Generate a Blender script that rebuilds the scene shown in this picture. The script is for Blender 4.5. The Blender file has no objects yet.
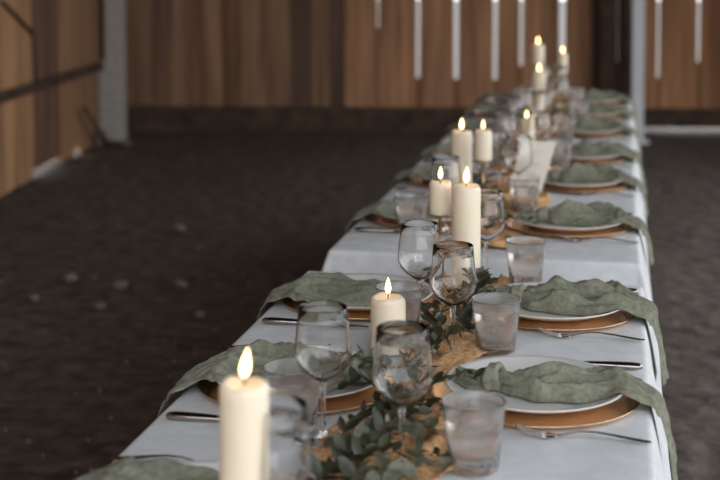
import bpy, bmesh, math, random
from mathutils import Vector, Matrix, noise as N

col = bpy.context.scene.collection
PI = math.pi
# ------------------------------------------------------------------ camera maths
F = 1330.0; CAMX = .3166; TOP = .75; CAMZ = TOP + .685
YAW = math.radians(11.06); PIT = math.radians(3.0)
PY = -34 + F * math.tan(PIT)
FW = Vector((-math.sin(YAW) * math.cos(PIT), math.cos(YAW) * math.cos(PIT), -math.sin(PIT)))
RT = Vector((math.cos(YAW), math.sin(YAW), 0)); UP = RT.cross(FW)
CAM = Vector((CAMX, 0, CAMZ))


def ray(x, y): return FW + RT * ((x - 360) / F) - UP * ((y - PY) / F)


def at(x, y, Z=TOP):
    d = ray(x, y); return CAM + d * ((Z - CAMZ) / d.z)


def on_plane(x, y, p, n):
    d = ray(x, y); return CAM + d * ((Vector(p) - CAM).dot(n) / d.dot(n))


# ------------------------------------------------------------------ materials
def mat(name, color, rough=.6, metal=0., **kw):
    m = bpy.data.materials.new(name); m.use_nodes = True
    b = m.node_tree.nodes['Principled BSDF']
    b.inputs['Base Color'].default_value = (*color, 1); b.inputs['Roughness'].default_value = rough
    b.inputs['Metallic'].default_value = metal
    for k, v in kw.items():
        b.inputs[k.replace('_', ' ')].default_value = v
    return m


def nodes(m): return m.node_tree.nodes, m.node_tree.links, m.node_tree.nodes['Principled BSDF']


def noise_color(m, c1, c2, scale=(5, 5, 5), nscale=1., detail=5, lo=.35, hi=.65, bump=0., bscale=None, dist=.01):
    n, l, b = nodes(m)
    tc = n.new('ShaderNodeTexCoord'); mp = n.new('ShaderNodeMapping'); mp.inputs['Scale'].default_value = scale
    l.new(tc.outputs['Object'], mp.inputs['Vector'])
    t = n.new('ShaderNodeTexNoise'); t.inputs['Scale'].default_value = nscale; t.inputs['Detail'].default_value = detail
    l.new(mp.outputs[0], t.inputs['Vector'])
    r = n.new('ShaderNodeValToRGB'); r.color_ramp.elements[0].position = lo; r.color_ramp.elements[1].position = hi
    r.color_ramp.elements[0].color = (*c1, 1); r.color_ramp.elements[1].color = (*c2, 1)
    l.new(t.outputs['Fac'], r.inputs['Fac']); l.new(r.outputs['Color'], b.inputs['Base Color'])
    if bump:
        t2 = t
        if bscale:
            t2 = n.new('ShaderNodeTexNoise'); t2.inputs['Scale'].default_value = bscale; t2.inputs['Detail'].default_value = 4
            l.new(tc.outputs['Object'], t2.inputs['Vector'])
        bp = n.new('ShaderNodeBump'); bp.inputs['Strength'].default_value = bump; bp.inputs['Distance'].default_value = dist
        l.new(t2.outputs['Fac'], bp.inputs['Height']); l.new(bp.outputs[0], b.inputs['Normal'])
    return r


M = {}
M['linen'] = mat('white linen', (.62, .63, .64), .85)
noise_color(M['linen'], (.60, .61, .62), (.68, .69, .70), nscale=6, bump=.25, bscale=240, dist=.002)
M['sage'] = mat('sage gauze', (.2, .23, .17), .95)
noise_color(M['sage'], (.165, .165, .118), (.245, .245, .18), nscale=22, bump=.5, bscale=420, dist=.003)
M['amber'] = mat('amber gauze', (.5, .28, .12), .95)
noise_color(M['amber'], (.42, .21, .085), (.74, .45, .22), nscale=26, bump=.5, bscale=300, dist=.003)
M['gold'] = mat('brushed gold', (.96, .62, .36), .24, 1.)
M['china'] = mat('white china', (.66, .645, .61), .16)
M['steel'] = mat('polished steel', (.40, .36, .34), .2, 1.)
M['brass'] = mat('aged brass', (.42, .29, .13), .3, 1.)
M['wax'] = mat('ivory wax', (.86, .76, .59), .45, Subsurface_Weight=.35, Subsurface_Scale=.02)
M['wax'].node_tree.nodes['Principled BSDF'].inputs['Subsurface Radius'].default_value = (1, .6, .3)
M['wick'] = mat('charred wick', (.02, .015, .01), .9)
M['flame'] = mat('candle flame', (1, .8, .5), .5, Emission_Strength=6.)
M['flame'].node_tree.nodes['Principled BSDF'].inputs['Emission Color'].default_value = (1, .62, .25, 1)
M['glass'] = mat('clear glass', (1, 1, 1), .0, Transmission_Weight=1., IOR=1.47)
M['frost'] = mat('misted tumbler glass', (.95, .94, .94), .16, Transmission_Weight=.95, IOR=1.45)
n, l, b = nodes(M['frost'])
t = n.new('ShaderNodeTexNoise'); t.inputs['Scale'].default_value = 28; tc = n.new('ShaderNodeTexCoord'); l.new(tc.outputs['Object'], t.inputs['Vector'])
mr = n.new('ShaderNodeMapRange'); mr.inputs[1].default_value = .35; mr.inputs[2].default_value = .65; mr.inputs[3].default_value = .16; mr.inputs[4].default_value = .28
l.new(t.outputs['Fac'], mr.inputs[0]); l.new(mr.outputs[0], b.inputs['Roughness'])
M['water'] = mat('water', (1, .93, .87), .08, Transmission_Weight=1., IOR=1.33)
M['paper'] = mat('ivory card', (.72, .68, .60), .8)
M['ink'] = mat('pale grey ink', (.38, .36, .33), .8)
M['leaf'] = mat('dark green leaf', (.03, .06, .02), .45)
noise_color(M['leaf'], (.015, .018, .007), (.048, .050, .022), nscale=14)
M['silver_leaf'] = mat('silver green leaf', (.12, .16, .12), .6)
noise_color(M['silver_leaf'], (.06, .060, .036), (.145, .145, .10), nscale=14)
M['twig'] = mat('brown twig', (.10, .06, .03), .8)
M['petal'] = mat('cream petal', (.65, .52, .38), .7)
M['yellow'] = mat('yellow flower centre', (.6, .4, .06), .7)
M['post'] = mat('grey painted post', (.21, .205, .195), .8)
noise_color(M['post'], (.30, .275, .245), (.40, .37, .335), nscale=5, bump=.3, bscale=60)
M['white_post'] = mat('white painted post', (.50, .52, .56), .7)
noise_color(M['white_post'], (.62, .64, .68), (.74, .76, .79), nscale=4)
M['beam'] = mat('dark beam wood', (.06, .035, .022), .9)
noise_color(M['beam'], (.035, .022, .015), (.09, .052, .032), scale=(1, 1, 1), nscale=7, bump=.4, bscale=30)
M['stone'] = mat('dull stone', (.17, .145, .125), .9)
M['roof'] = mat('dark roof boards', (.06, .045, .035), .9)
M['gravel'] = mat('pale gravel', (.5, .5, .48), .95)
noise_color(M['gravel'], (.12, .10, .085), (.19, .165, .14), nscale=3)
M['dirt'] = mat('packed dirt', (.07, .055, .045), .95)
noise_color(M['dirt'], (.038, .026, .019), (.132, .096, .074), nscale=2.4, detail=9, lo=.3, hi=.75, bump=.9, bscale=9, dist=.05)
M['table_grey'] = mat('grey plastic table', (.4, .4, .4), .6)
# vertical planks: every board has its own wood tone in the attribute "board"
M['plank'] = mat('rough sawn planks', (.2, .11, .06), .85)
n, l, b = nodes(M['plank'])
a = n.new('ShaderNodeAttribute'); a.attribute_name = 'board'
tc = n.new('ShaderNodeTexCoord'); mp = n.new('ShaderNodeMapping'); mp.inputs['Scale'].default_value = (14, 14, .9)
l.new(tc.outputs['Object'], mp.inputs['Vector'])
t = n.new('ShaderNodeTexNoise'); t.inputs['Scale'].default_value = 1.; t.inputs['Detail'].default_value = 6; l.new(mp.outputs[0], t.inputs['Vector'])
r = n.new('ShaderNodeValToRGB'); r.color_ramp.elements[0].position = .3; r.color_ramp.elements[1].position = .7
r.color_ramp.elements[0].color = (.5, .47, .45, 1); r.color_ramp.elements[1].color = (1.15, 1.1, 1.05, 1)
l.new(t.outputs['Fac'], r.inputs['Fac'])
mx = n.new('ShaderNodeMix'); mx.data_type = 'RGBA'; mx.blend_type = 'MULTIPLY'; mx.inputs[0].default_value = 1
l.new(a.outputs['Color'], mx.inputs[6]); l.new(r.outputs['Color'], mx.inputs[7]); l.new(mx.outputs[2], b.inputs['Base Color'])
bp = n.new('ShaderNodeBump'); bp.inputs['Strength'].default_value = .5; bp.inputs['Distance'].default_value = .01
l.new(t.outputs['Fac'], bp.inputs['Height']); l.new(bp.outputs[0], b.inputs['Normal'])


# ------------------------------------------------------------------ mesh builder
OPEN = {'floor', 'napkin', 'tablecloth', 'table_runner', 'foliage', 'petals'}


class MB:
    def __init__(s): s.v = []; s.f = []; s.c = []

    def add(s, vs, fs, c=None):
        o = len(s.v); s.v += [tuple(p) for p in vs]; s.f += [tuple(i + o for i in f) for f in fs]
        s.c += [c] * len(fs); return s

    def box(s, lo, hi, c=None, xf=None):
        vs = [(x, y, z) for z in (lo[2], hi[2]) for y in (lo[1], hi[1]) for x in (lo[0], hi[0])]
        if xf: vs = [xf(Vector(p)) for p in vs]
        return s.add(vs, [(0, 2, 3, 1), (4, 5, 7, 6), (0, 1, 5, 4), (2, 6, 7, 3), (0, 4, 6, 2), (1, 3, 7, 5)], c)

    def lathe(s, prof, n=40, close=False):
        o = []; k = len(prof); vs = []; fs = []
        for r_, z in prof:
            o.append(len(vs))
            if r_ < 1e-6: vs.append((0, 0, z))
            else: vs += [(r_ * math.cos(2 * PI * i / n), r_ * math.sin(2 * PI * i / n), z) for i in range(n)]
        pairs = [(i, i + 1) for i in range(k - 1)] + ([(k - 1, 0)] if close else [])
        for p, q in pairs:
            a0, b0 = prof[p][0] < 1e-6, prof[q][0] < 1e-6
            for i in range(n):
                j = (i + 1) % n
                if a0 and b0: continue
                if a0: fs.append((o[p], o[q] + j, o[q] + i))
                elif b0: fs.append((o[p] + i, o[p] + j, o[q]))
                else: fs.append((o[p] + i, o[p] + j, o[q] + j, o[q] + i))
        return s.add(vs, fs)

    def strip(s, pts, wid, th):
        """flat bar along x through pts (x,y,z), half widths, half thickness, capped"""
        vs = []; fs = []
        for (x, y, z), w, h in zip(pts, wid, th):
            vs += [(x, y - w, z - h * .3), (x, y - w * .6, z - h), (x, y + w * .6, z - h), (x, y + w, z - h * .3),
                   (x, y + w, z + h * .3), (x, y + w * .6, z + h), (x, y - w * .6, z + h), (x, y - w, z + h * .3)]
        for i in range(len(pts) - 1):
            for j in range(8): k = (j + 1) % 8; fs.append((i * 8 + j, i * 8 + k, i * 8 + 8 + k, i * 8 + 8 + j))
        fs.append(tuple(range(7, -1, -1))); e = (len(pts) - 1) * 8; fs.append(tuple(e + j for j in range(8)))
        return s.add(vs, fs)

    def tube(s, pts, rad, n=7):
        vs = []; fs = []
        pts = [Vector(p) for p in pts]
        for i, p in enumerate(pts):
            d = (pts[min(i + 1, len(pts) - 1)] - pts[max(i - 1, 0)]).normalized()
            a_ = d.cross(Vector((0, 0, 1)) if abs(d.z) < .9 else Vector((1, 0, 0))).normalized(); b_ = d.cross(a_)
            r_ = rad[i] if isinstance(rad, (list, tuple)) else rad
            vs += [p + (a_ * math.cos(2 * PI * j / n) + b_ * math.sin(2 * PI * j / n)) * r_ for j in range(n)]
        for i in range(len(pts) - 1):
            for j in range(n): k = (j + 1) % n; fs.append((i * n + j, i * n + n + j, i * n + n + k, i * n + k))
        fs.append(tuple(range(n))); e = (len(pts) - 1) * n; fs.append(tuple(e + j for j in reversed(range(n))))
        return s.add(vs, fs)

    def grid(s, P, nu, nv):
        vs = [P(i, j) for i in range(nu) for j in range(nv)]
        fs = [(i * nv + j, (i + 1) * nv + j, (i + 1) * nv + j + 1, i * nv + j + 1) for i in range(nu - 1) for j in range(nv - 1)]
        return s.add(vs, fs)

    def build(s, name, m, parent=None, smooth=True, loc=None):
        me = bpy.data.meshes.new(name); me.from_pydata(s.v, [], s.f); me.materials.append(M[m])
        if any(c for c in s.c):
            at_ = me.attributes.new('board', 'FLOAT_COLOR', 'FACE')
            for i, c in enumerate(s.c): at_.data[i].color = (*(c or (.2, .12, .07)), 1)
        if name not in OPEN:
            bm = bmesh.new(); bm.from_mesh(me); bmesh.ops.recalc_face_normals(bm, faces=bm.faces[:]); bm.to_mesh(me); bm.free()
        if smooth: me.shade_smooth()
        o = bpy.data.objects.new(name, me); col.objects.link(o)
        if parent: o.parent = parent
        if loc is not None: o.location = loc
        return o


def solid(o, t, sub=0, offset=-1):
    if sub: md = o.modifiers.new('s', 'SUBSURF'); md.levels = md.render_levels = sub
    md = o.modifiers.new('t', 'SOLIDIFY'); md.thickness = t; md.offset = offset
    return o


def bevel(o, w, seg=2):
    md = o.modifiers.new('b', 'BEVEL'); md.width = w; md.segments = seg; md.limit_method = 'ANGLE'; return o


def tag(o, label=None, cat=None, group=None, kind=None):
    if label: o['label'] = label
    if cat: o['category'] = cat
    if group: o['group'] = group
    if kind: o['kind'] = kind
    return o


def empty(name, loc=(0, 0, 0), rz=0):
    o = bpy.data.objects.new(name, None); col.objects.link(o); o.location = loc; o.rotation_euler = (0, 0, rz)
    o.empty_display_size = .05; return o


def copy_tree(o, parent=None):
    c = o.copy(); col.objects.link(c); c.parent = parent
    for ch in [k for k in col.objects if k.parent == o]: copy_tree(ch, c)
    return c


used = set()


def put(proto, loc, label, rz=0, cat=None, group=None):
    if proto.name in used: o = copy_tree(proto)
    else: o = proto; used.add(proto.name)
    o.location = loc; o.rotation_euler = (0, 0, rz); tag(o, label, cat, group); return o


# ------------------------------------------------------------------ THE BARN
BA = math.radians(8.5)
E_ = Vector((math.cos(BA), math.sin(BA), 0)); NV = Vector((-math.sin(BA), math.cos(BA), 0))   # along back wall, along left wall
BP = Vector((.542, 11.786, 0))
lw0 = Vector((-3.489, 7.695, 0)); lw1 = Vector((-3.886, 10.309, 0))
corner = lw1 + NV * ((BP - lw1).dot(NV))


def B(p): return corner + E_ * p[0] + NV * p[1] + Vector((0, 0, p[2]))     # barn coordinates: u right, v away, z up


def back(x, y=90): q = on_plane(x, y, corner, NV) - corner; return q.dot(E_), q.z


def left(x, y): q = on_plane(x, y, corner, E_) - corner; return q.dot(NV), q.z


def st(o): o['kind'] = 'structure'; return o


U1 = 6.4; V0 = -17.5; H = 4.3     # barn width, depth, height
rng = random.Random(4)
floor = MB()


def fl(i, j):
    p = B((-.4 + i * (U1 + .8) / 90, V0 - 1 + j * (-V0 + 1.25) / 150, 0))
    p.z = .02 * N.noise(p * 1.3) + .012 * N.noise(p * 5) - .012; return p


floor.grid(fl, 91, 151); st(floor.build('floor', 'dirt'))
gb = MB(); gb.box((-60, -60, -.2), (60, 60, -.06)); st(gb.build('ground', 'gravel', smooth=False))


def tone(base, k=.18):
    f = 1 + rng.uniform(-k, k); g = rng.uniform(-.02, .02); return (base[0] * f, base[1] * f * (1 + g), base[2] * f * (1 - g))


# back wall: boards between real gaps that sit where daylight comes through
warm = (.42, .225, .12); brown = (.30, .172, .102); dk = (.12, .072, .048); oran = (.47, .24, .125)
gaps = [(378, 1.2, 28), (418, 3.0, 78), (456, 4.4, 79), (495, 3.8, 80), (521, 3.2, 66), (562, 6.0, 58), (617, .7, 62), (658, 2.6, 78), (698, 3.2, 62)]
mb = MB(); ppm = 1330 / 11.45
cuts = []
xs = [118, 138, 152, 171, 188, 205, 222, 241, 262, 290, 312, 330, 345, 362]
wood = [brown, brown, (.17, .095, .062), brown, (.26, .14, .075), brown, (.25, .13, .07), brown, brown, dk, brown, dk, warm]
segs = []
for i in range(len(xs) - 1): segs.append((xs[i], xs[i + 1] - .15, wood[i]))
prev = 362
edges_ = []
for gx, gw, gy in gaps: edges_.append((prev, gx - gw / 2)); prev = gx + gw / 2
edges_.append((prev, 735))
for a_, b_ in edges_:
    mid = (a_ + b_) / 2
    if 570 < mid < 600:
        segs += [(a_, 590, warm), (590.1, b_, dk)]
    elif 619 < mid < 645: segs += [(a_, 634, dk), (634.1, b_, oran)]
    elif b_ - a_ > 24: segs += [(a_, mid - .1, warm if a_ < 600 else oran), (mid, b_, warm if a_ < 600 else oran)]
    else: segs.append((a_, b_, warm if a_ < 600 else oran))
px = 735
while back(px)[0] < U1: segs.append((px, px + 26, oran)); px += 26.3
for a_, b_, c in segs:
    ua, ub = back(a_)[0], back(b_)[0]
    if ua > U1: continue
    j = rng.uniform(0, .012)
    mb.box((max(ua, -.02), j, .12), (min(ub, U1), j + .026, H), tone(c), B)
# first boards left of the first gap column reach the corner
mb.box((-.05, 0, .12), (back(118)[0], .026, H), tone(brown), B)
# lower ends of the daylight gaps are closed by an outside skirting board
for gx, gw, gy in gaps:
    u = back(gx)[0]; z = back(gx, gy)[1]
    mb.box((u - .12, .042, .05), (u + .12, .066, z), tone(warm), B)
for px_, w_ in ((378, 1.2), (617, 1.1)):
    u = back(px_)[0]
st(mb.build('wall_back', 'plank', smooth=False))
# sill beams at the foot of the back wall
mb = MB(); us = back(640)[0]
mb.box((-.05, -.09, -.03), (us, -.002, .20), None, B)
mb.box((us, -.09, .042), (U1, -.002, .20), None, B)
st(bevel(mb.build('trim_1', 'beam', smooth=False), .008))
# left wall, vertical boards with a rail
mb = MB(); v = 0.
lt = (.33, .18, .095)
k = 0
bounds = [left(x, 120)[0] for x in (100, 92, 80, 73, 60, 52, 33, 24, 14, 2, -14, -30)]
bounds = [0.] + bounds
tones = [brown, (.24, .135, .08), lt, brown, lt, (.16, .085, .05), (.13, .07, .045), (.40, .225, .12), (.36, .2, .105), (.40, .225, .12), lt, brown]
for i in range(len(bounds) - 1):
    mb.box((-.03 - rng.uniform(0, .01), bounds[i + 1] + .004, .045 if i in (3, 5, 6) else -.05), (0, bounds[i], H), tone([c_ * 1.25 for c_ in tones[i]], .08), B)
v = bounds[-1]
while v > V0:
    w = rng.uniform(.16, .26); mb.box((-.03, v - w + .005, -.05), (0, v, H), tone(lt), B); v -= w
st(mb.build('wall_left', 'plank', smooth=False))
mb = MB()
z0 = left(50, 81)[1]
mb.box((0, V0, z0 - .035), (.045, -.3, z0 + .035), None, B)
st(bevel(mb.build('trim_2', 'beam', smooth=False), .008))
va, za = left(0, 2); vb, zb = left(31, 34)
mb = MB(); mb.tube([B((.02, va, za)), B((.02, vb, zb))], .012, 6); mb.tube([B((.02, vb, zb)), B((.02, left(33, 36)[0], z0))], .008, 4)
st(mb.build('trim_3', 'beam'))
# roof, right-hand side and rafters: the long right side and the near end stand open
mb = MB(); mb.box((-.3, V0 + 5., H), (U1 + .1, .3, H + .12), None, B); st(mb.build('ceiling', 'roof', smooth=False))
mb = MB()
for i in range(4): mb.box((U1 - .18, -.2 - i * 3.8, -.05), (U1, -.02 - i * 3.8, H), None, B)
mb.box((U1 - .18, V0 + 5, H - .5), (U1, 0, H), None, B)
v = -.2
for v_ in range(9):
    mb.box((U1 - .03, -.2 - v_ * .26 - .25, .05), (U1, -.2 - v_ * .26, H), tone(lt), B)
st(mb.build('wall_right', 'plank', smooth=False))
# the posts that stand in the room
p0 = at(113, 139, 0)


def box_post(name, c, w, d, h, m, wlow=0, hlow=0):
    mb = MB()
    mb.box((-w / 2, -d / 2, -.03), (w / 2, d / 2, h))
    o = mb.build(name, m, smooth=False); o.location = c; o.rotation_euler = (0, 0, BA); return bevel(o, .008)


o = box_post('barn_post', (p0.x, p0.y, 0), .15, .16, H, 'post')
o.location += E_ * .03
tag(o, 'grey square post in the left corner of the barn, on a wider footing block', 'post')
mb = MB(); zf = .66
mb.box((-.125, -.09, -.03), (.072, .10, zf)); f = mb.build('footing', 'post', o, smooth=False); bevel(f, .012); f.location = (0, 0, 0)
p1 = at(636.5, 141, 0)
o = box_post('barn_post', (p1.x, p1.y, 0), .098, .09, H, 'white_post')
tag(o, 'slim white post standing on the dirt just beyond the right end of the tables', 'post')
mb = MB(); mb.box((-.09, -.08, -.02), (.09, .08, .015)); bevel(mb.build('base_plate', 'white_post', o, smooth=False), .003)
# dark wall posts near the white post
for xa, xb, lab in ((597, 611, 'dark timber post against the back wall behind the far end of the tables'), (622, 629.5, 'narrow dark timber post against the back wall just left of the white post')):
    ua, ub = back(xa)[0], back(xb)[0]
    mb = MB(); mb.box((ua, -.16, -.02), (ub, -.095, H), None, B); tag(bevel(mb.build('timber_post', 'beam', smooth=False), .006), lab, 'post')
# leaning stick, the corner stone and a lump for the daylight leak
a_ = at(108, 144, 0); q = on_plane(84, 108, corner + E_ * .07, E_)
mb = MB(); mb.tube([a_ + Vector((0, 0, .0)), q], .016, 8); tag(mb.build('wooden_stick', 'beam'), 'short dark stick leaning against the left wall by the grey corner post', 'stick')


def stone(px_, py_, r_, label, m='stone', flat=.6):
    p = at(px_, py_, 0); s = rng.random() * 50
    mb = MB(); nu, nv = 10, 14
    vs = []; fs = []
    for i in range(nu):
        th = PI * i / (nu - 1)
        for j in range(nv):
            ph = 2 * PI * j / nv; d = Vector((math.sin(th) * math.cos(ph), math.sin(th) * math.sin(ph), math.cos(th)))
            d *= r_ * (1 + .45 * N.noise(d * 1.4 + Vector((s, 0, 0)))); vs.append((d.x, d.y, d.z * flat))
    for i in range(nu - 1):
        for j in range(nv): k = (j + 1) % nv; fs.append((i * nv + j, i * nv + nv + j, i * nv + nv + k, i * nv + k))
    mb.add(vs, fs); o = mb.build('stone', m); o.location = (p.x, p.y, r_ * flat * .6); return tag(o, label, 'stone', 'loose stones on the dirt floor')


stone(100, 144, .055, 'lump standing in for a daylight leak at the foot of the grey corner post', flat=1.2)  # added lump in place of daylight leaking in under the wall
stone(126, 145, .04, 'small pale stone just right of the grey corner post')
stone(70, 280, 0.032, 'pale stone on the dirt, left of the darker stones at mid left')
stone(120, 288, 0.035, 'larger brownish stone on the dirt at mid left')
stone(35, 300, 0.021, 'small dull stone nearest the left edge of the photo')
stone(100, 308, 0.025, 'small flat stone just below the two larger ones at mid left')
stone(181, 286, 0.028, 'brownish stone lying left of the second napkin on the left')
stone(200, 316, 0.021, 'small stone closest to the near table on the left')
stone(180, 230, 0.032, 'dull stone farther back on the dark dirt')
# gravel and chips that nobody could count
mb = MB()
for i in range(2600):
    p = B((rng.uniform(.2, U1 - .3), rng.uniform(-10.5, -.3), 0)); r_ = rng.uniform(.004, .014)
    z = .02 * N.noise(Vector((p.x, p.y, 0)) * 1.3) + .012 * N.noise(Vector((p.x, p.y, 0)) * 5) - .012
    a0 = rng.random() * 6
    vs = [(p.x + r_ * math.cos(a0 + k * 2.1) * rng.uniform(.6, 1.3), p.y + r_ * math.sin(a0 + k * 2.1) * rng.uniform(.6, 1.3), z - .003) for k in range(3)] + [(p.x, p.y, z + r_ * .8)]
    mb.add(vs, [(0, 1, 3), (1, 2, 3), (2, 0, 3), (2, 1, 0)])
M['chip'] = mat('chips', (.15, .12, .10), .95)
tag(mb.build('gravel', 'chip', smooth=False), 'fine gravel and wood chips strewn over the brown dirt floor', 'gravel', kind='stuff')

# ------------------------------------------------------------------ TABLES AND CLOTHS
HW = .3725


def flare(d): return .030 * (1 - math.exp(-max(d, 0) / .12)) + .02 * max(d, 0)


def ctop(x, y): return .0022 * N.noise(Vector((x * 5, y * 4, 3))) + .001 * N.noise(Vector((x * 16, y * 14, 7)))


def cloth(y0, y1, seed, label):
    """rounded rectangle perimeter lofted down from the table top"""
    drop = .60; R = .03
    mb = MB(); L = y1 - y0
    nx, ny = 26, 64
    # top
    ins = .012
    mb.grid(lambda i, j: ((-HW + ins) + (2 * HW - 2 * ins) * i / (nx - 1), (y0 + ins) + (L - 2 * ins) * j / (ny - 1),
                          TOP + ctop((-HW + ins) + (2 * HW - 2 * ins) * i / (nx - 1), (y0 + ins) + (L - 2 * ins) * j / (ny - 1)) * min(1, min(i, nx - 1 - i, j, ny - 1 - j) / 3)), nx, ny)
    # perimeter with normals (counter-clockwise)
    per = []
    for i in range(nx - 1): per.append((-HW + ins + (2 * HW - 2 * ins) * i / (nx - 1), y0 + ins, 0, -1))
    def corner_pts(cx, cy, a0):
        return [(cx, cy, math.cos(a0 + PI / 2 * t_ / 6), math.sin(a0 + PI / 2 * t_ / 6)) for t_ in range(7)]
    per = [p for p in per[1:]]
    ring = corner_pts(-HW + ins, y0 + ins, PI) + per + corner_pts(HW - ins, y0 + ins, 1.5 * PI)
    ring += [(HW - ins, y0 + ins + (L - 2 * ins) * j / (ny - 1), 1, 0) for j in range(1, ny - 1)]
    ring += corner_pts(HW - ins, y1 - ins, 0)
    ring += [(-HW + ins + (2 * HW - 2 * ins) * i / (nx - 1), y1 - ins, 0, 1) for i in range(nx - 2, 0, -1)]
    ring += corner_pts(-HW + ins, y1 - ins, PI / 2)
    ring += [(-HW + ins, y0 + ins + (L - 2 * ins) * j / (ny - 1), -1, 0) for j in range(ny - 2, 0, -1)]
    lev = [(0, 0), (.006, .0012), (.0105, .005), (.012, .011)] + [(None, d) for d in (.02, .035, .055, .08, .11, .15, .2, .26, .33, .4, .47, .54, .6)]
    n_ = len(ring); vs = []; s_ = 0
    arc = []; pp = ring[-1]
    for p in ring: s_ += math.hypot(p[0] - pp[0], p[1] - pp[1]) + .014 * math.hypot(p[2] - pp[2], p[3] - pp[3]) * 6; arc.append(s_); pp = p
    tot = arc[-1]
    for (off, d) in lev:
        for i, (x, y, nxn, nyn) in enumerate(ring):
            th = 2 * PI * arc[i] / tot
            if off is None:
                dd = d - .011
                isc = abs(nxn) > .03 and abs(nyn) > .03
                amp = min(1, dd / .25)
                wv = math.sin(th * 15 + seed + 1.3 * math.sin(th * 4 + seed)) * .012 + .008 * N.noise(Vector((math.cos(th) * 9, math.sin(th) * 9, seed + dd * 2)))
                o_ = .012 + flare(dd) + amp * wv + (1.1 * flare(dd) * abs(nxn * nyn) * 2 * (.3 if nyn > 0 or y0 > 4 else 1) if isc else 0)
                if abs(nyn) > .9: o_ = .012 + (.8 if nyn < 0 and y0 > 3 and y0 < 4 else .3) * flare(dd) + amp * wv * .4 - .002
            else: o_ = off
            vs.append((x + nxn * o_, y + nyn * o_, TOP - d))
    fs = []
    for a_ in range(len(lev) - 1):
        for i in range(n_): j = (i + 1) % n_; fs.append((a_ * n_ + i, a_ * n_ + n_ + i, a_ * n_ + n_ + j, a_ * n_ + j))
    mb.add(vs, fs)
    o = mb.build('tablecloth', 'linen'); md = o.modifiers.new('w', 'WELD'); md.merge_threshold = .0006
    tag(o, label, 'tablecloth', 'white tablecloths along the row of tables'); return o


def folding_table(y0, y1, label):
    r_ = empty('folding_table', (0, (y0 + y1) / 2, 0)); L = (y1 - y0) / 2
    mb = MB(); mb.box((-HW + .006, -L + .006, TOP - .045), (HW - .006, L - .006, TOP - .006)); bevel(mb.build('tabletop', 'table_grey', r_, smooth=False), .008)
    for sx in (-1, 1):
        for sy in (-1, 1):
            mb = MB(); x, y = sx * (HW - .09), sy * (L - .2); mb.tube([(x, y, TOP - .045), (x, y, .002)], .014, 10); mb.build('leg', 'table_grey', r_)
    tag(r_, label, 'table', 'folding tables set end to end')


TB = [(1.07, 2.893), (3.105, 5.0), (5.16, 6.98)]
nm = ['nearest', 'middle', 'farthest']
for i, (a_, b_) in enumerate(TB):
    folding_table(a_, b_, 'folding banquet table under the %s white tablecloth' % nm[i])
cloth(*TB[0], 1.0, 'white tablecloth on the nearest table, hanging at its right side')
cloth(*TB[1], 2.2, 'white tablecloth on the middle table, its front drop showing behind the nearest table')
cloth(*TB[2], 3.7, 'white tablecloth on the farthest table by the slim white post')

# ------------------------------------------------------------------ TABLEWARE PROTOTYPES
mb = MB(); mb.lathe([(0, .005), (.11, .005), (.125, .0055), (.145, .0068), (.160, .0085), (.1645, .0092), (.1655, .0086), (.1645, .0072), (.146, .0045), (.127, .0018), (.115, .0), (0, 0)], 72)
charger = mb.build('charger_plate', 'gold')
mb = MB(); mb.lathe([(r0_, z0_ * .72) for r0_, z0_ in [(0, .0045), (.085, .0045), (.098, .0065), (.118, .014), (.134, .0235), (.1415, .0275), (.1425, .0262), (.1412, .0235), (.134, .0185), (.118, .0095), (.100, .0022), (.088, 0), (.084, 0), (.082, .0015), (0, .0015)]], 72)
plate = mb.build('dinner_plate', 'china')

# fork: handle end at x=0 pointing +x outward, tips at -.195
fork = empty('fork')
mb = MB()
hx = [0, -.003, -.012, -.03, -.055, -.08, -.1, -.115, -.128, -.136]
hw = [.003, .0052, .0066, .0062, .0048, .0032, .0024, .0024, .0034, .006]
hz = [.0025, .0025, .003, .005, .0085, .011, .0105, .0075, .004, .0025]
mb.strip([(x, 0, z) for x, z in zip(hx, hz)], hw, [.0009] * 3 + [.0012] * 5 + [.001] * 2); mb.build('handle', 'steel', fork)
mb = MB()
mb.strip([(x, 0, z) for x, z in ((-.134, .003), (-.140, .0022), (-.148, .0022), (-.152, .0027))], [.0055, .0095, .0118, .0120], [.001] * 4)
for k in range(4):
    y = (k - 1.5) * .0066
    mb.strip([(x, y * (1 - .06 * i), z) for i, (x, z) in enumerate(((-.150, .0026), (-.165, .0045), (-.18, .0085), (-.192, .0135), (-.195, .0150)))], [.0022, .0019, .0017, .0012, .0005], [.0009, .0009, .0008, .0006, .0004])
mb.build('fork_head', 'steel', fork)
knife = empty('knife')
mb = MB(); mb.strip([(x, 0, .0052) for x in (0, -.004, -.015, -.04, -.07, -.095, -.105)], [.004, .0075, .0092, .0088, .0072, .0056, .0045], [.0024, .0042, .0051, .0050, .0042, .0034, .0025]); mb.build('handle', 'steel', knife)
mb = MB(); mb.strip([(x, y, .005) for x, y in ((-.103, 0), (-.112, 0), (-.13, .001), (-.17, .002), (-.20, .004), (-.215, .0075))], [.004, .0075, .0095, .0098, .0075, .001], [.0014, .0011, .0009, .0008, .0006, .0004]); mb.build('blade', 'steel', knife)

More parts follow.
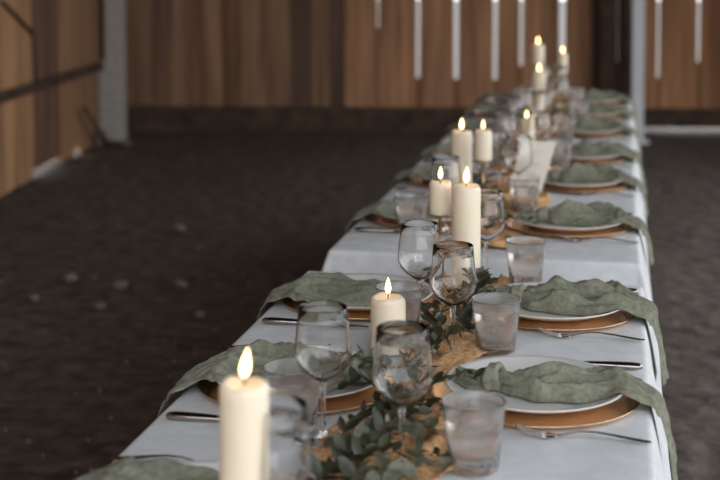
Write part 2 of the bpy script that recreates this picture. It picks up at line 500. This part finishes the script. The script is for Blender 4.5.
wine = empty('wine_glass')
mb = MB()
mb.lathe([(0, .0895), (.004, .0905), (.012, .0945), (.024, .1035), (.0345, .1145), (.0395, .1265), (.0400, .137), (.0378, .158), (.0355, .180), (.0338, .1995),
          (.0345, .2003), (.0350, .1995), (.0366, .180), (.0390, .158), (.0412, .137), (.0408, .126), (.0357, .1135), (.0250, .1015), (.0125, .0920), (.0055, .0875), (0, .0870)], 56)
mb.build('bowl', 'glass', wine)
mb = MB(); mb.lathe([(0, .0868), (.0052, .0868), (.0052, .083), (.0040, .076), (.0036, .055), (.0036, .03), (.0044, .014), (.0075, .0062), (.008, .0052), (0, .0052)], 24); mb.build('stem', 'glass', wine)
mb = MB(); mb.lathe([(0, .0050), (.010, .0048), (.022, .0028), (.0345, .0018), (.0355, .0010), (.0345, 0), (0, 0)], 48); mb.build('foot', 'glass', wine)

for ch_ in [k for k in col.objects if k.parent == wine]:
    for v_ in ch_.data.vertices: v_.co.z *= .968
tumbler = empty('water_tumbler')
mb = MB()
mb.lathe([(0, .0), (.0315, 0), (.0335, .0015), (.0345, .006), (.0385, .045), (.0435, .0912), (.0443, .0925), (.0436, .0935), (.0424, .0927), (.0410, .080), (.0366, .045), (.0326, .012), (.030, .0098), (0, .0095)], 56)
mb.build('glass_body', 'frost', tumbler)
mb = MB(); mb.lathe([(0, .0100), (.0298, .0103), (.0322, .0125), (.0362, .045), (.0392, .0705), (.0396, .0712), (.0385, .0706), (0, .0705)], 48)
mb.build('water', 'water', tumbler)


def candle(r_, h, lean=(.0, .0), flame=.030, seed=0):
    e = empty('pillar_candle'); mb = MB()
    ph = seed * 1.7
    prof = [(0, 0), (r_ * .97, 0), (r_, .003), (r_, h * .3), (r_, h * .6), (r_ * .998, h - .010), (r_ * .97, h - .004), (r_ * .86, h), (r_ * .72, h - .0005), (r_ * .5, h - .0035), (r_ * .2, h - .005), (0, h - .005)]
    mb.lathe(prof, 48)
    vs = []
    for x, y, z in mb.v:
        if z > h - .02:
            a_ = math.atan2(y, x); z += .0016 * math.sin(2 * a_ + ph) + .0008 * math.sin(5 * a_ + ph)
        vs.append((x, y, z))
    mb.v = vs; mb.build('wax_body', 'wax', e)
    mb = MB(); mb.tube([(0, 0, h - .006), (.0003, 0, h + .002), (.0012 + lean[0] * .15, lean[1] * .1, h + .009)], [.0011, .0010, .0008], 6); mb.build('wick', 'wick', e)
    mb = MB(); L = flame
    fp = [(0, 0), (.10, .12), (.135, .25), (.14, .36), (.125, .5), (.095, .65), (.058, .8), (.022, .93), (0, 1.0)]
    mb.lathe([(a_ * L * 1.25, b_ * L) for a_, b_ in fp], 20)
    mb.v = [(x + lean[0] * (z / L) ** 1.2, y + lean[1] * z / L, z + h + .0045) for x, y, z in mb.v]
    mb.build('flame', 'flame', e)
    return e


def stick(h, rcup=.026):
    e = empty('candlestick')
    mb = MB(); mb.lathe([(0, .004), (.008, .0045), (.02, .0035), (.033, .0022), (.034, .001), (.033, 0), (0, 0)], 40); mb.build('base', 'brass', e)
    mb = MB(); mb.lathe([(0, .004), (.006, .004), (.0036, .010), (.003, .02), (.003, h * .48), (.0048, h * .5), (.003, h * .52), (.003, h - .012), (.006, h - .0055), (0, h - .0055)], 20); mb.build('stem', 'brass', e)
    mb = MB(); mb.lathe([(0, h - .006), (.008, h - .006), (rcup * .8, h - .004), (rcup, h - .002), (rcup, h), (0, h - .0003)], 36); mb.build('cup', 'brass', e)
    return e


# ------------------------------------------------------------------ NAPKINS
def lerp_tab(tab, x):
    if x <= tab[0][0]: return tab[0][1]
    for (a_, fa), (b_, fb) in zip(tab, tab[1:]):
        if x <= b_:
            t_ = (x - a_) / (b_ - a_); t_ = t_ * t_ * (3 - 2 * t_); return fa + (fb - fa) * t_
    return tab[-1][1]


XE = .1825 + .001
ZP = .0055     # plate stands on the charger


def surf(x, y):
    r_ = math.hypot(x, y)
    if r_ < .1: z = .0034 + ZP
    elif r_ < .142: z = .0034 + ZP + (r_ - .1) / .042 * .0165
    elif r_ < .168: z = .0254 - (r_ - .142) / .026 * .010
    else: z = max(.004, .0154 - (r_ - .168) * 1.2)
    return z + .0015


def napkin(seed, width, height, cy, hang, xk=-.065, nu=130, nv=64, fold=3.2, xs0=-.125):
    """gauze napkin knotted near its inner end; local +x is towards the diner"""
    S = (XE - xs0) + .02 + hang
    mb = MB()

    def P(i, j):
        s = S * i / (nu - 1); vv = -1 + 2 * j / (nv - 1)
        x = xs0 + s
        w = lerp_tab(width, x); h = lerp_tab(height, x); yc = lerp_tab(cy, x)
        ed = 1 + .16 * N.noise(Vector((s * 16, (1 if vv > 0 else -1) * 3, seed)))
        y = yc + vv * w * ed + .006 * N.noise(Vector((s * 20, vv * 2, seed + 9)))
        q = vv * fold * PI + 1.7 * N.noise(Vector((s * 7, vv * 1.2, seed + 3))) * 2
        rid = (.5 + .5 * math.sin(q)) ** 1.5
        dome = math.sqrt(max(0, 1 - vv * vv))
        lift = h * (.30 * dome + .72 * rid * (dome ** .5)) + h * .42 * (N.noise(Vector((s * 22, vv * 3.2, seed))) + .3) * dome
        cr = abs(N.noise(Vector((s * 9 + vv * .8, vv * 4.5, seed + 20))))
        lift += h * .42 * max(-.4, .55 - cr * 4.5) * min(1, dome * 1.6)
        lift += .0018 * N.noise(Vector((s * 60, vv * 12, seed)))
        lift = max(lift, 0.0006)
        fray = 0
        if i < 3: x -= .010 * (N.noise(Vector((vv * 5, seed, 1))))
        if x <= XE - .012:
            # bridge smoothly from the raised rim out to the table edge
            z = max(surf(x, y), lerp_tab([(.10, 0), (.13, .0265), (.172, .013)], x) if .1 < x < .18 and abs(y) < .13 else 0)
            return (x, y, z + lift)
        zb = .0125; R_ = .016
        a_ = (x - (XE - .012)) / R_
        if a_ < PI / 2:
            cx_, cz_ = XE - .012, zb - R_
            return (cx_ + (R_ + lift) * math.sin(a_), y, cz_ + (R_ + lift) * math.cos(a_))
        d = (x - (XE - .012)) - R_ * PI / 2
        dd = d + .016
        x_ = XE + .0045 + flare(dd) + lift * .7 + .004 * min(1, dd / .05)
        if i > nu - 4: d += .006 * N.noise(Vector((vv * 6, seed, 4)))
        return (x_, y, zb - R_ - d)
    mb.grid(P, nu, nv)
    o = mb.build('napkin', 'sage'); solid(o, .0011, offset=1)
    # knot: a twisted band of cloth wrapped round the gathered waist
    mb = MB(); yk = lerp_tab(cy, xk); zk = surf(xk, yk); nn, mm = 40, 18
    rr = .0175 + .003 * N.noise(Vector((seed, 1, 1)))
    tilt = .35 + .3 * N.noise(Vector((seed, 5, 1)))

    rr *= .9 if xk < -.08 else 1

    def K(i, j):
        a_ = 2 * PI * i / (nn - 1); b_ = 2 * PI * j / (mm - 1)
        tw = a_ * .5 + seed
        r0 = rr + .0035 * N.noise(Vector((math.cos(a_) * 2, math.sin(a_) * 2, seed)))
        wx = .0125 + .003 * math.sin(a_ * 2 + seed); tz = .0062
        cx_ = wx * math.cos(b_); cz_ = tz * math.sin(b_) + .0013 * math.sin(b_ * 4 + tw * 2)
        R2 = r0 + cz_
        y = R2 * math.cos(a_) * 1.08; z = R2 * math.sin(a_)
        return (xk + cx_ + tilt * y * .5, yk + y, max(zk + .016 + z, zk + .0002))
    mb.grid(K, nn, mm); mb.build('knot', 'sage', o)
    return o


hgt = [(-.13, .010), (-.09, .020), (-.068, .020), (-.04, .024), (.0, .030), (.09, .024), (.15, .012), (.22, .010), (.5, .012)]
NAP = {}
# right-hand places (local +x = world +x, local -y = towards camera)
NAP['R1'] = napkin(1.3, [(-.13, .030), (-.1, .036), (-.065, .014), (-.03, .038), (.02, .060), (.08, .072), (.14, .060), (.19, .038), (.4, .026)],
                   hgt, [(-.13, .02), (-.065, .0), (.0, .0), (.06, .014), (.12, .024), (.2, -.015), (.35, -.05)], .18, fold=2.2)
NAP['R2'] = napkin(4.1, [(-.13, .024), (-.1, .040), (-.07, .015), (-.03, .055), (.04, .076), (.1, .080), (.16, .066), (.22, .046), (.4, .042)],
                   [(a_, b_ * 1.25) for a_, b_ in hgt[:5]] + [(.09, .034), (.15, .018), (.22, .012), (.5, .014)], [(-.13, .005), (-.065, .005), (.05, .012), (.12, .015), (.2, -.005), (.35, -.025)], .105, fold=2.6)
NAP['R3'] = napkin(7.7, [(-.13, .030), (-.1, .036), (-.07, .014), (-.03, .050), (.04, .085), (.1, .085), (.16, .066), (.22, .046), (.4, .035)],
                   [(a_, b_ * 1.2) for a_, b_ in hgt], [(-.13, .01), (-.065, .02), (.05, .04), (.12, .03), (.2, .0), (.35, -.02)], .07, fold=2.6)
# left-hand places (turned by 180 degrees: local +x = world -x, local -y = away from camera)
NAP['L0'] = napkin(2.4, [(-.13, .030), (-.11, .034), (-.09, .016), (-.04, .090), (.04, .115), (.1, .115), (.16, .10), (.22, .065), (.4, .06)],
                   [(a_, b_ * .42) for a_, b_ in hgt], [(-.13, 0), (.1, -.01), (.25, .0)], .03, xk=-.09, fold=5)
NAP['L1'] = napkin(9.2, [(-.13, .030), (-.11, .036), (-.09, .018), (-.04, .095), (.04, .118), (.1, .112), (.16, .085), (.20, .060), (.4, .03)],
                   [(a_, b_ * .5) for a_, b_ in hgt], [(-.13, -.01), (-.065, -.01), (.08, -.02), (.14, -.01), (.19, .045), (.25, .07)], .022, xk=-.09, fold=5.2)
NAP['L2'] = napkin(5.5, [(-.13, .030), (-.11, .036), (-.09, .018), (-.04, .090), (.04, .112), (.1, .112), (.16, .085), (.22, .060), (.4, .05)],
                   [(a_, b_ * .58) for a_, b_ in hgt], [(-.13, 0), (.1, -.01), (.18, .01), (.25, .03)], .05, xk=-.09, fold=5)

# ------------------------------------------------------------------ PLACE SETTINGS
RY = {1: 2.094, 2: 2.625, 3: 3.495, 4: 4.17, 5: 4.76, 6: 5.48, 7: 6.10, 8: 6.72}
LY = {0: 1.53, 1: 2.08, 2: 2.63, 3: 3.53, 4: 4.18, 5: 4.76, 6: 5.48, 7: 6.10, 8: 6.72}
ordR = ['', 'nearest', 'second', 'third', 'fourth', 'fifth', 'sixth', 'seventh', 'farthest']
ordL = ['cut off at the bottom edge', 'second from the camera', 'third from the camera', 'fourth from the camera', 'fifth from the camera',
        'sixth from the camera', 'seventh from the camera', 'eighth from the camera', 'farthest from the camera']
zt = TOP + .002
for side, tab in (('R', RY), ('L', LY)):
    for k_, yc in tab.items():
        sx = 1 if side == 'R' else -1; rz = 0 if side == 'R' else PI
        xc = .19 * sx
        where = ('at the %s right-side place' % ordR[k_] + ('' if k_ in (1, 8) else ' from the camera')) if side == 'R' else 'at the left-side place, ' + ordL[k_]
        put(charger, (xc, yc, zt), 'round gold charger plate ' + where, 0, 'charger plate', 'gold charger plates')
        put(plate, (xc, yc, zt + ZP), 'white china dinner plate ' + where, 0, 'plate', 'white dinner plates')
        key = side + str(k_)
        if key in NAP: pn = NAP[key]
        else: pn = NAP[{'R': ['R3', 'R2'], 'L': ['L2', 'L1']}[side][k_ % 2]]
        put(pn, (xc, yc, zt), 'knotted sage gauze napkin ' + where, rz, 'napkin', 'sage gauze napkins')
        fy = -.178 if side == 'R' else .18; ky = .178 if side == 'R' else -.195
        if key == 'L0': fy = .18; ky = None
        put(fork, (xc + sx * .178, yc + fy, zt), 'silver fork ' + where, rz, 'fork', 'silver forks')
        if ky is not None:
            put(knife, (xc + sx * (.170 if sx > 0 else .160), yc + ky, zt), 'silver table knife ' + where, rz, 'knife', 'silver table knives')

# tumblers
def base(px_, py_): p = at(px_, py_, zt); return (p.x, p.y)


tum = [((.128, 1.768), 'water tumbler nearest the camera, in front of the nearest right-hand plate'),
       ((.107, 2.328), 'water tumbler beside the slim wine glass, left of the second right-hand fork'),
       ((.124, 2.836), 'water tumbler behind the second right-hand napkin knot at the table end'),
       ((.060, 3.69), 'water tumbler in front of the menu card'),
       ((.12, 4.50), 'water tumbler behind the menu card, before the fifth right-hand plate'),
       ((.11, 5.23), 'water tumbler at the near end of the farthest table, right side'),
       ((.15, 5.82), 'water tumbler between the sixth and seventh right-hand plates'),
       ((.11, 6.48), 'water tumbler between the last two right-hand plates'),
       ((-.149, 1.870), 'water tumbler behind the nearest tall candle on the left'),
       ((-.076, 2.382), 'water tumbler just behind the short candle in the middle of the near table'),
       ((-.203, 3.345), 'water tumbler at the front left of the middle table'),
       ((-.11, 3.90 + .12), 'water tumbler on the left behind the two tall candles'),
       ((-.12, 4.51), 'water tumbler on the left half of the middle table toward its far end'),
       ((-.12, 5.23), 'water tumbler at the near end of the farthest table, left side'),
       ((-.12, 5.85), 'water tumbler between the seventh and eighth left-hand plates'),
       ((-.12, 6.48), 'water tumbler between the last two left-hand plates')]
for i, (p, lab) in enumerate(tum):
    put(tumbler, (*p, zt + .003), 'misted ' + lab, i * 1.3, 'tumbler', 'water tumblers')
wg = [((-.055, 1.41), 'blurred wine glass at the bottom edge beside the nearest candle'),
      ((.033, 1.748), 'large empty wine glass in front of the short lit candle'),
      ((-.096, 1.834), 'empty wine glass just right of the nearest candle flame'),
      ((.035, 2.289), 'sharply focused empty wine glass in front of the tallest candle'),
      ((-.052, 2.472), 'empty wine glass directly left of and behind the sharply focused one'),
      ((.037, 2.853), 'empty wine glass immediately right of the tallest candle'),
      ((.035, 3.81), 'empty wine glass left of the menu card'),
      ((-.115, 3.35), 'empty wine glass at the front left of the middle table behind two lit candles'),
      ((.055, 4.45), 'empty wine glass right of centre behind the menu card'),
      ((.02, 5.20), 'empty wine glass right of centre at the start of the farthest table'),
      ((.06, 5.85), 'empty wine glass right of centre halfway along the farthest table'),
      ((.03, 6.50), 'empty wine glass right of centre near the end of the farthest table'),
      ((-.05, 4.35), 'empty wine glass left of centre near the end of the middle table'),
      ((-.06, 5.24), 'empty wine glass left of centre at the start of the farthest table'),
      ((-.04, 5.90 + .1), 'empty wine glass left of centre halfway along the farthest table'),
      ((-.06, 6.62), 'empty wine glass left of centre near the end of the farthest table')]
for i, (p, lab) in enumerate(wg):
    put(wine, (*p, zt + .003), 'clear ' + lab, i * .9, 'wine glass', 'wine glasses')


def place_candle(p, r_, top, label, stk=0, lean=(0, 0), fl_=.03, seed=0):
    """top = height of the wax above the cloth"""
    z = zt + .003
    if stk:
        s = stick(stk, r_ * 1.02); s.location = (p[0], p[1], z); tag(s, 'brass candlestick under the ' + label, 'candlestick', 'brass candlesticks')
        h = top - stk; z += stk
    else: h = top
    c = candle(r_, h, lean, fl_, seed); c.location = (p[0], p[1], z); tag(c, 'lit ' + label, 'candle', 'lit ivory candles')


place_candle(tuple(at(245, 586)[:2]), .0275, .224, 'ivory pillar candle nearest the camera, at bottom left', 0, (.004, .002), .034, 1)
pc2 = at(388, 354); place_candle((pc2.x, pc2.y), .031, .098, 'short ivory pillar candle behind the large wine glass', 0, (.0, .0), .030, 2)
place_candle((.001, 2.785), .031, .217, 'tall ivory pillar candle in the middle, tallest on the near table', 0, (.002, 0), .036, 3)
pc = at(440, 283); place_candle((pc.x, pc.y), .024, .217, 'stubby ivory candle left of the tallest candle', .146, (.001, 0), .028, 4)
place_candle((-.135, 3.86), .031, .198, 'tall ivory pillar candle on the middle table', 0, (.001, 0), .034, 5)
place_candle((-.062, 3.765), .026, .213, 'stubby ivory candle right of the tall one on the middle table', .128, (0, 0), .026, 6)
place_candle((.003, 4.62), .026, .15, 'small ivory candle showing above the menu card', 0, (0, 0), .026, 7)
place_candle((-.03, 5.88), .031, .212, 'tall ivory candle at the middle of the farthest table', 0, (0, 0), .036, 8)
place_candle((-.085, 6.72), .031, .285, 'highest and farthest ivory candle against the plank wall', 0, (0, 0), .036, 9)
place_candle((.04, 6.68), .024, .245, 'small ivory candle farthest right, beneath the bright wall gap', .15, (0, 0), .032, 10)

# menu card, leaning
mb = MB()
A0 = Vector((-.01, 4.0, TOP + .004)); w_ = Vector((.100, .012, 0)); h_ = Vector((.042, .035, .150))
tn = w_.cross(h_).normalized() * .0006
mb.add([A0 - tn, A0 + w_ - tn, A0 + w_ + h_ - tn, A0 + h_ - tn, A0 + tn, A0 + w_ + tn, A0 + w_ + h_ + tn, A0 + h_ + tn],
       [(0, 1, 2, 3), (7, 6, 5, 4), (0, 4, 5, 1), (1, 5, 6, 2), (2, 6, 7, 3), (3, 7, 4, 0)])
card = mb.build('menu_card', 'paper', smooth=False); tag(card, 'ivory menu card standing aslant between wine glass and fourth right-hand plate', 'menu card')
mb = MB(); nn = -tn.normalized() * -.0009
nn = w_.cross(h_).normalized() * .0009
for (u0, u1, v0) in ((.36, .66, .80), (.42, .60, .72), (.30, .70, .56), (.34, .66, .50), (.38, .62, .38), (.34, .66, .32)):
    ps = [A0 + w_ * u0 + h_ * v0, A0 + w_ * u1 + h_ * v0, A0 + w_ * u1 + h_ * (v0 + .012), A0 + w_ * u0 + h_ * (v0 + .012)]
    mb = MB(); mb.add([p + nn for p in ps], [(0, 1, 2, 3)]); mb.build('text_line', 'ink', card, smooth=False)

# ------------------------------------------------------------------ RUNNER AND GREENERY
allY = sorted(list(RY.values()))


def runner(y0, y1, seed, label):
    nv, nu = 46, int((y1 - y0) * 90)
    mb = MB()

    def P(i, j):
        y = y0 + (y1 - y0) * i / (nu - 1); v_ = -1 + 2 * j / (nv - 1)
        dmin = min(abs(y - q) for q in allY + [1.54])
        op = max(0, min(1, (dmin - .15) / .10)); op = op * op * (3 - 2 * op)
        w = .062 + .050 * op + .014 * N.noise(Vector((y * 6, seed, (v_ > 0) * 5)))
        x = .012 + .02 * N.noise(Vector((y * 2.2, seed, 2))) * op + v_ * w
        rid = abs(N.noise(Vector((x * 18, y * 9, seed)))) ; rid2 = N.noise(Vector((x * 45 + rid * 4, y * 22, seed)))
        amp = (.004 + .020 * op) * (1 - .35 * abs(v_))
        if abs(x) > .065: amp = min(amp, .006 + .014 * op)
        z = .0025 + amp * (1.5 * (1 - min(1, rid * 3.2)) ** 1.4 * .6 + .35 * max(0, rid2)) + .001 * N.noise(Vector((x * 120, y * 90, 0)))
        return (x, y + .01 * N.noise(Vector((v_ * 5, i > nu / 2, seed))), zt + max(z, .0012))
    mb.grid(P, nu, nv); o = mb.build('table_runner', 'amber'); solid(o, .0008, offset=1)
    tag(o, label, 'table runner', 'amber gauze runners')


runner(1.15, 2.86, 1.0, 'crumpled amber gauze runner down the middle of the nearest table')
runner(3.18, 4.96, 4.0, 'crumpled amber gauze runner down the middle of the middle table')
runner(5.09, 6.90, 8.0, 'crumpled amber gauze runner down the middle of the farthest table')


def branch(p, ang, L, seed, m='leaf', leaf=.026, n_=14, label='', lift=.03, wide=.42, tip=None):
    r = random.Random(seed)
    e = empty('leafy_branch', (p[0], p[1], zt + .002))
    pts = []; a_ = 0
    for i in range(9):
        t_ = i / 8; a_ += r.uniform(-.12, .12)
        pts.append(Vector((math.cos(ang + a_) * L * t_, math.sin(ang + a_) * L * t_, .006 + lift * math.sin(PI * min(1, t_ * .9 + .05)) + r.uniform(0, .004))))
    mb = MB(); mb.tube(pts, [.0017 - .0011 * i / 8 for i in range(9)], 6); mb.build('twig', 'twig', e)
    mb = MB()
    for i in range(n_):
        t_ = .08 + .92 * i / (n_ - 1); q = t_ * 8; k = min(7, int(q)); pos = pts[k].lerp(pts[k + 1], q - k)
        tan = (pts[k + 1] - pts[k]).normalized()
        for sd in ((-1, 1) if i < n_ - 1 else (0,)):
            az = r.uniform(.5, 1.1) * sd; up_ = r.uniform(-.15, .9)
            d = Matrix.Rotation(az, 3, 'Z') @ tan; d.z += up_; d.normalize()
            sidev = d.cross(Vector((0, 0, 1))); sidev = sidev.normalized() if sidev.length > .01 else Vector((1, 0, 0))
            sidev = Matrix.Rotation(r.uniform(-.9, .9), 3, d) @ sidev; nv_ = sidev.cross(d).normalized()
            ll = leaf * r.uniform(.7, 1.25) * (1 - .35 * t_); ww = ll * wide * r.uniform(.85, 1.15)
            curl = r.uniform(-.25, .35); vs = []; 
            prof = [(0, .02), (.12, .45), (.3, .85), (.5, 1.0), (.68, .86), (.84, .52), (.95, .2), (1, .02)]
            for u_, wv in prof:
                c_ = pos + d * (ll * u_) - nv_ * (ll * curl * u_ * u_)
                if c_.z < .002: c_.z = .002
                for s_ in (-1, 0, 1):
                    q_ = c_ + sidev * (ww * .5 * wv * 2 * s_ * .5) + nv_ * (abs(s_) * ww * .16 * wv)
                    if q_.z < .0015: q_.z = .0015
                    vs.append(q_)
            fs = [(a * 3 + b_, a * 3 + 3 + b_, a * 3 + 4 + b_, a * 3 + 1 + b_) for a in range(7) for b_ in (0, 1)]
            mb.add(vs, fs)
    mb.build('foliage', m, e)
    tag(e, label, 'greenery', 'greenery laid along the runner'); return e


BR = [((-.02, 1.50), 1.2, .26, 'silver_leaf', 'silvery round-leaved branch nearest the camera, at the bottom edge', .034, .8),
      ((.00, 1.60), 2.0, .22, 'leaf', 'dark leafy branch at the bottom edge left of the large wine glass', .034, .5),
      ((-.02, 1.72), 1.4, .24, 'leaf', 'dark leafy branch between the two nearest wine glasses', .036, .5),
      ((.02, 1.84), 1.75, .25, 'leaf', 'dark leafy branch crossing behind the large wine glass', .036, .45),
      ((-.05, 1.70), .7, .20, 'silver_leaf', 'silvery round-leaved branch between the two nearest wine glasses', .036, .85),
      ((-.04, 1.93), 1.2, .24, 'leaf', 'dark leafy branch right of the nearest left-hand plate', .034, .45),
      ((.015, 2.02), 1.7, .22, 'silver_leaf', 'silvery branch beside the nearest right-hand plate rim', .030, .7),
      ((-.03, 2.13), 1.25, .24, 'leaf', 'dark leafy branch at the foot of the short candle', .034, .45),
      ((.03, 2.30), 1.9, .24, 'leaf', 'dark leafy branch behind the foot of the focused wine glass', .036, .45),
      ((.04, 2.36), 1.85, .22, 'leaf', 'dark leafy branch left of the second right-hand napkin', .036, .45),
      ((-.03, 2.42), 1.2, .26, 'leaf', 'dark leafy branch below the tallest candle', .034, .45),
      ((.02, 2.56), 1.3, .22, 'leaf', 'dark leafy branch at the foot of the tallest candle', .032, .5),
      ((.05, 2.64), 1.75, .18, 'silver_leaf', 'silvery branch right of the tallest candle', .03, .7),
      ((-.07, 1.62), 1.0, .22, 'leaf', 'dark leafy branch right of the nearest candle', .034, .45),
      ((-.05, 1.56), 1.6, .24, 'leaf', 'dark leafy branch low between the nearest candle and large wine glass', .034, .5),
      ((-.07, 1.80), 1.3, .24, 'leaf', 'dark leafy branch at the foot of the left wine glass', .034, .5),
      ((-.03, 1.78), 1.2, .20, 'leaf', 'dark leafy branch behind the tiny cream flower', .032, .55),
      ((.01, 1.94), 1.3, .20, 'leaf', 'dark leafy branch hugging the nearest right-hand charger', .034, .45),
      ((-.01, 2.02), 2.0, .20, 'silver_leaf', 'silvery round-leaved branch in front of the short candle', .034, .8),
      ((-.005, 2.20), 1.5, .20, 'leaf', 'dark leafy branch right of the short candle', .034, .5),
      ((.0, 3.22), 1.3, .26, 'leaf', 'dark leafy branch at the front of the middle table', .034, .45),
      ((-.05, 3.42), 1.8, .24, 'leaf', 'dark leafy branch before the brass candlestick on the middle table', .034, .45),
      ((.02, 3.50), 1.5, .24, 'silver_leaf', 'silvery branch beneath the third right-hand napkin end', .03, .7),
      ((-.07, 3.62), 1.3, .26, 'leaf', 'dark leafy branch at the foot of the middle-table candlestick', .036, .45),
      ((-.09, 3.92), 1.5, .28, 'leaf', 'dark leafy branch behind the tall candle on the middle table', .036, .45),
      ((.0, 4.15), 1.6, .28, 'leaf', 'dark leafy branch behind the menu card', .036, .45),
      ((-.03, 4.62), 1.4, .3, 'leaf', 'dark leafy branch at the far end of the middle table', .036, .45),
      ((.0, 5.3), 1.6, .3, 'leaf', 'dark leafy branch at the start of the farthest table', .036, .45),
      ((.02, 5.8), 1.4, .3, 'leaf', 'dark leafy branch halfway along the farthest table', .038, .45),
      ((.0, 6.3), 1.7, .32, 'leaf', 'dark leafy branch toward the end of the farthest table', .038, .45)]
for i, (p, a_, L, m, lab, lf, wd) in enumerate(BR):
    branch(p, a_, L, 30 + i, m, lf, 12, lab, .032, wd)

# small flower among the leaves
e = empty('small_flower', (*at(367, 440)[:2], TOP + .040))
mb = MB()
for k in range(9):
    a_ = k * 2 * PI / 9; d = Vector((math.cos(a_), math.sin(a_), .25)); sd = Vector((-math.sin(a_), math.cos(a_), 0))
    mb.add([d * .003 - sd * .0015, d * .003 + sd * .0015, d * .009 + sd * .0035, d * .014, d * .009 - sd * .0035], [(0, 1, 2, 3, 4)])
mb.build('petals', 'petal', e)
mb = MB(); mb.lathe([(0, .004), (.003, .003), (.0042, .001), (.003, -.001), (0, -.001)], 12); mb.build('flower_centre', 'yellow', e)
mb = MB(); mb.tube([(0, 0, 0), (.004, .004, -.02), (.006, .006, -.036)], .0009, 5); mb.build('flower_stalk', 'leaf', e)
tag(e, 'tiny cream flower with yellow centre among the near leaves', 'flower')

# ------------------------------------------------------------------ LIGHT
w = bpy.data.worlds.new('sky'); bpy.context.scene.world = w; w.use_nodes = True
n = w.node_tree.nodes; l = w.node_tree.links; bg = n['Background']
tc = n.new('ShaderNodeTexCoord'); sp = n.new('ShaderNodeSeparateXYZ'); l.new(tc.outputs['Generated'], sp.inputs[0])
r = n.new('ShaderNodeValToRGB'); r.color_ramp.elements[0].position = .5; r.color_ramp.elements[0].color = (.93, .93, .93, 1)
r.color_ramp.elements[1].position = 1; r.color_ramp.elements[1].color = (.74, .84, .96, 1)
mr = n.new('ShaderNodeMapRange'); mr.inputs[1].default_value = -1; mr.inputs[2].default_value = 1
l.new(sp.outputs['Z'], mr.inputs[0]); l.new(mr.outputs[0], r.inputs[0]); l.new(r.outputs['Color'], bg.inputs['Color'])
bg.inputs['Strength'].default_value = 2.2


def portal(c, sx, sy, rot):
    ld = bpy.data.lights.new('daylight_opening', 'AREA'); ld.shape = 'RECTANGLE'; ld.size = sx; ld.size_y = sy; ld.cycles.is_portal = True
    o = bpy.data.objects.new('daylight_opening', ld); col.objects.link(o); o.location = c; o.rotation_euler = rot; return o


vmid = (-2.6 + V0 + 5) / 2
portal(B((U1 + .05, vmid, 1.9)), 2 * (vmid - (V0 + 5)), 3.8, (PI / 2, 0, PI / 2 + BA))
portal(B((U1 / 2, V0 + 4.9, H / 2)), U1, H, (-PI / 2, 0, PI + BA))

# ------------------------------------------------------------------ CAMERA
cd = bpy.data.cameras.new('camera'); cam = bpy.data.objects.new('camera', cd); col.objects.link(cam)
cd.sensor_width = 36; cd.lens = F / 720 * 36; cd.shift_y = (PY - 240) / 720; cd.clip_start = .05; cd.clip_end = 200
mt = Matrix((RT, UP, -FW)).transposed().to_4x4(); mt.translation = CAM; cam.matrix_world = mt
cd.dof.use_dof = True; cd.dof.focus_distance = 2.36; cd.dof.aperture_fstop = 3.6; cd.dof.aperture_blades = 0
sc = bpy.context.scene; sc.camera = cam
sc.view_settings.view_transform = 'Standard'; sc.view_settings.look = 'None'; sc.view_settings.gamma = 1
sc.view_settings.use_curve_mapping = False; sc.view_settings.exposure = 0.5
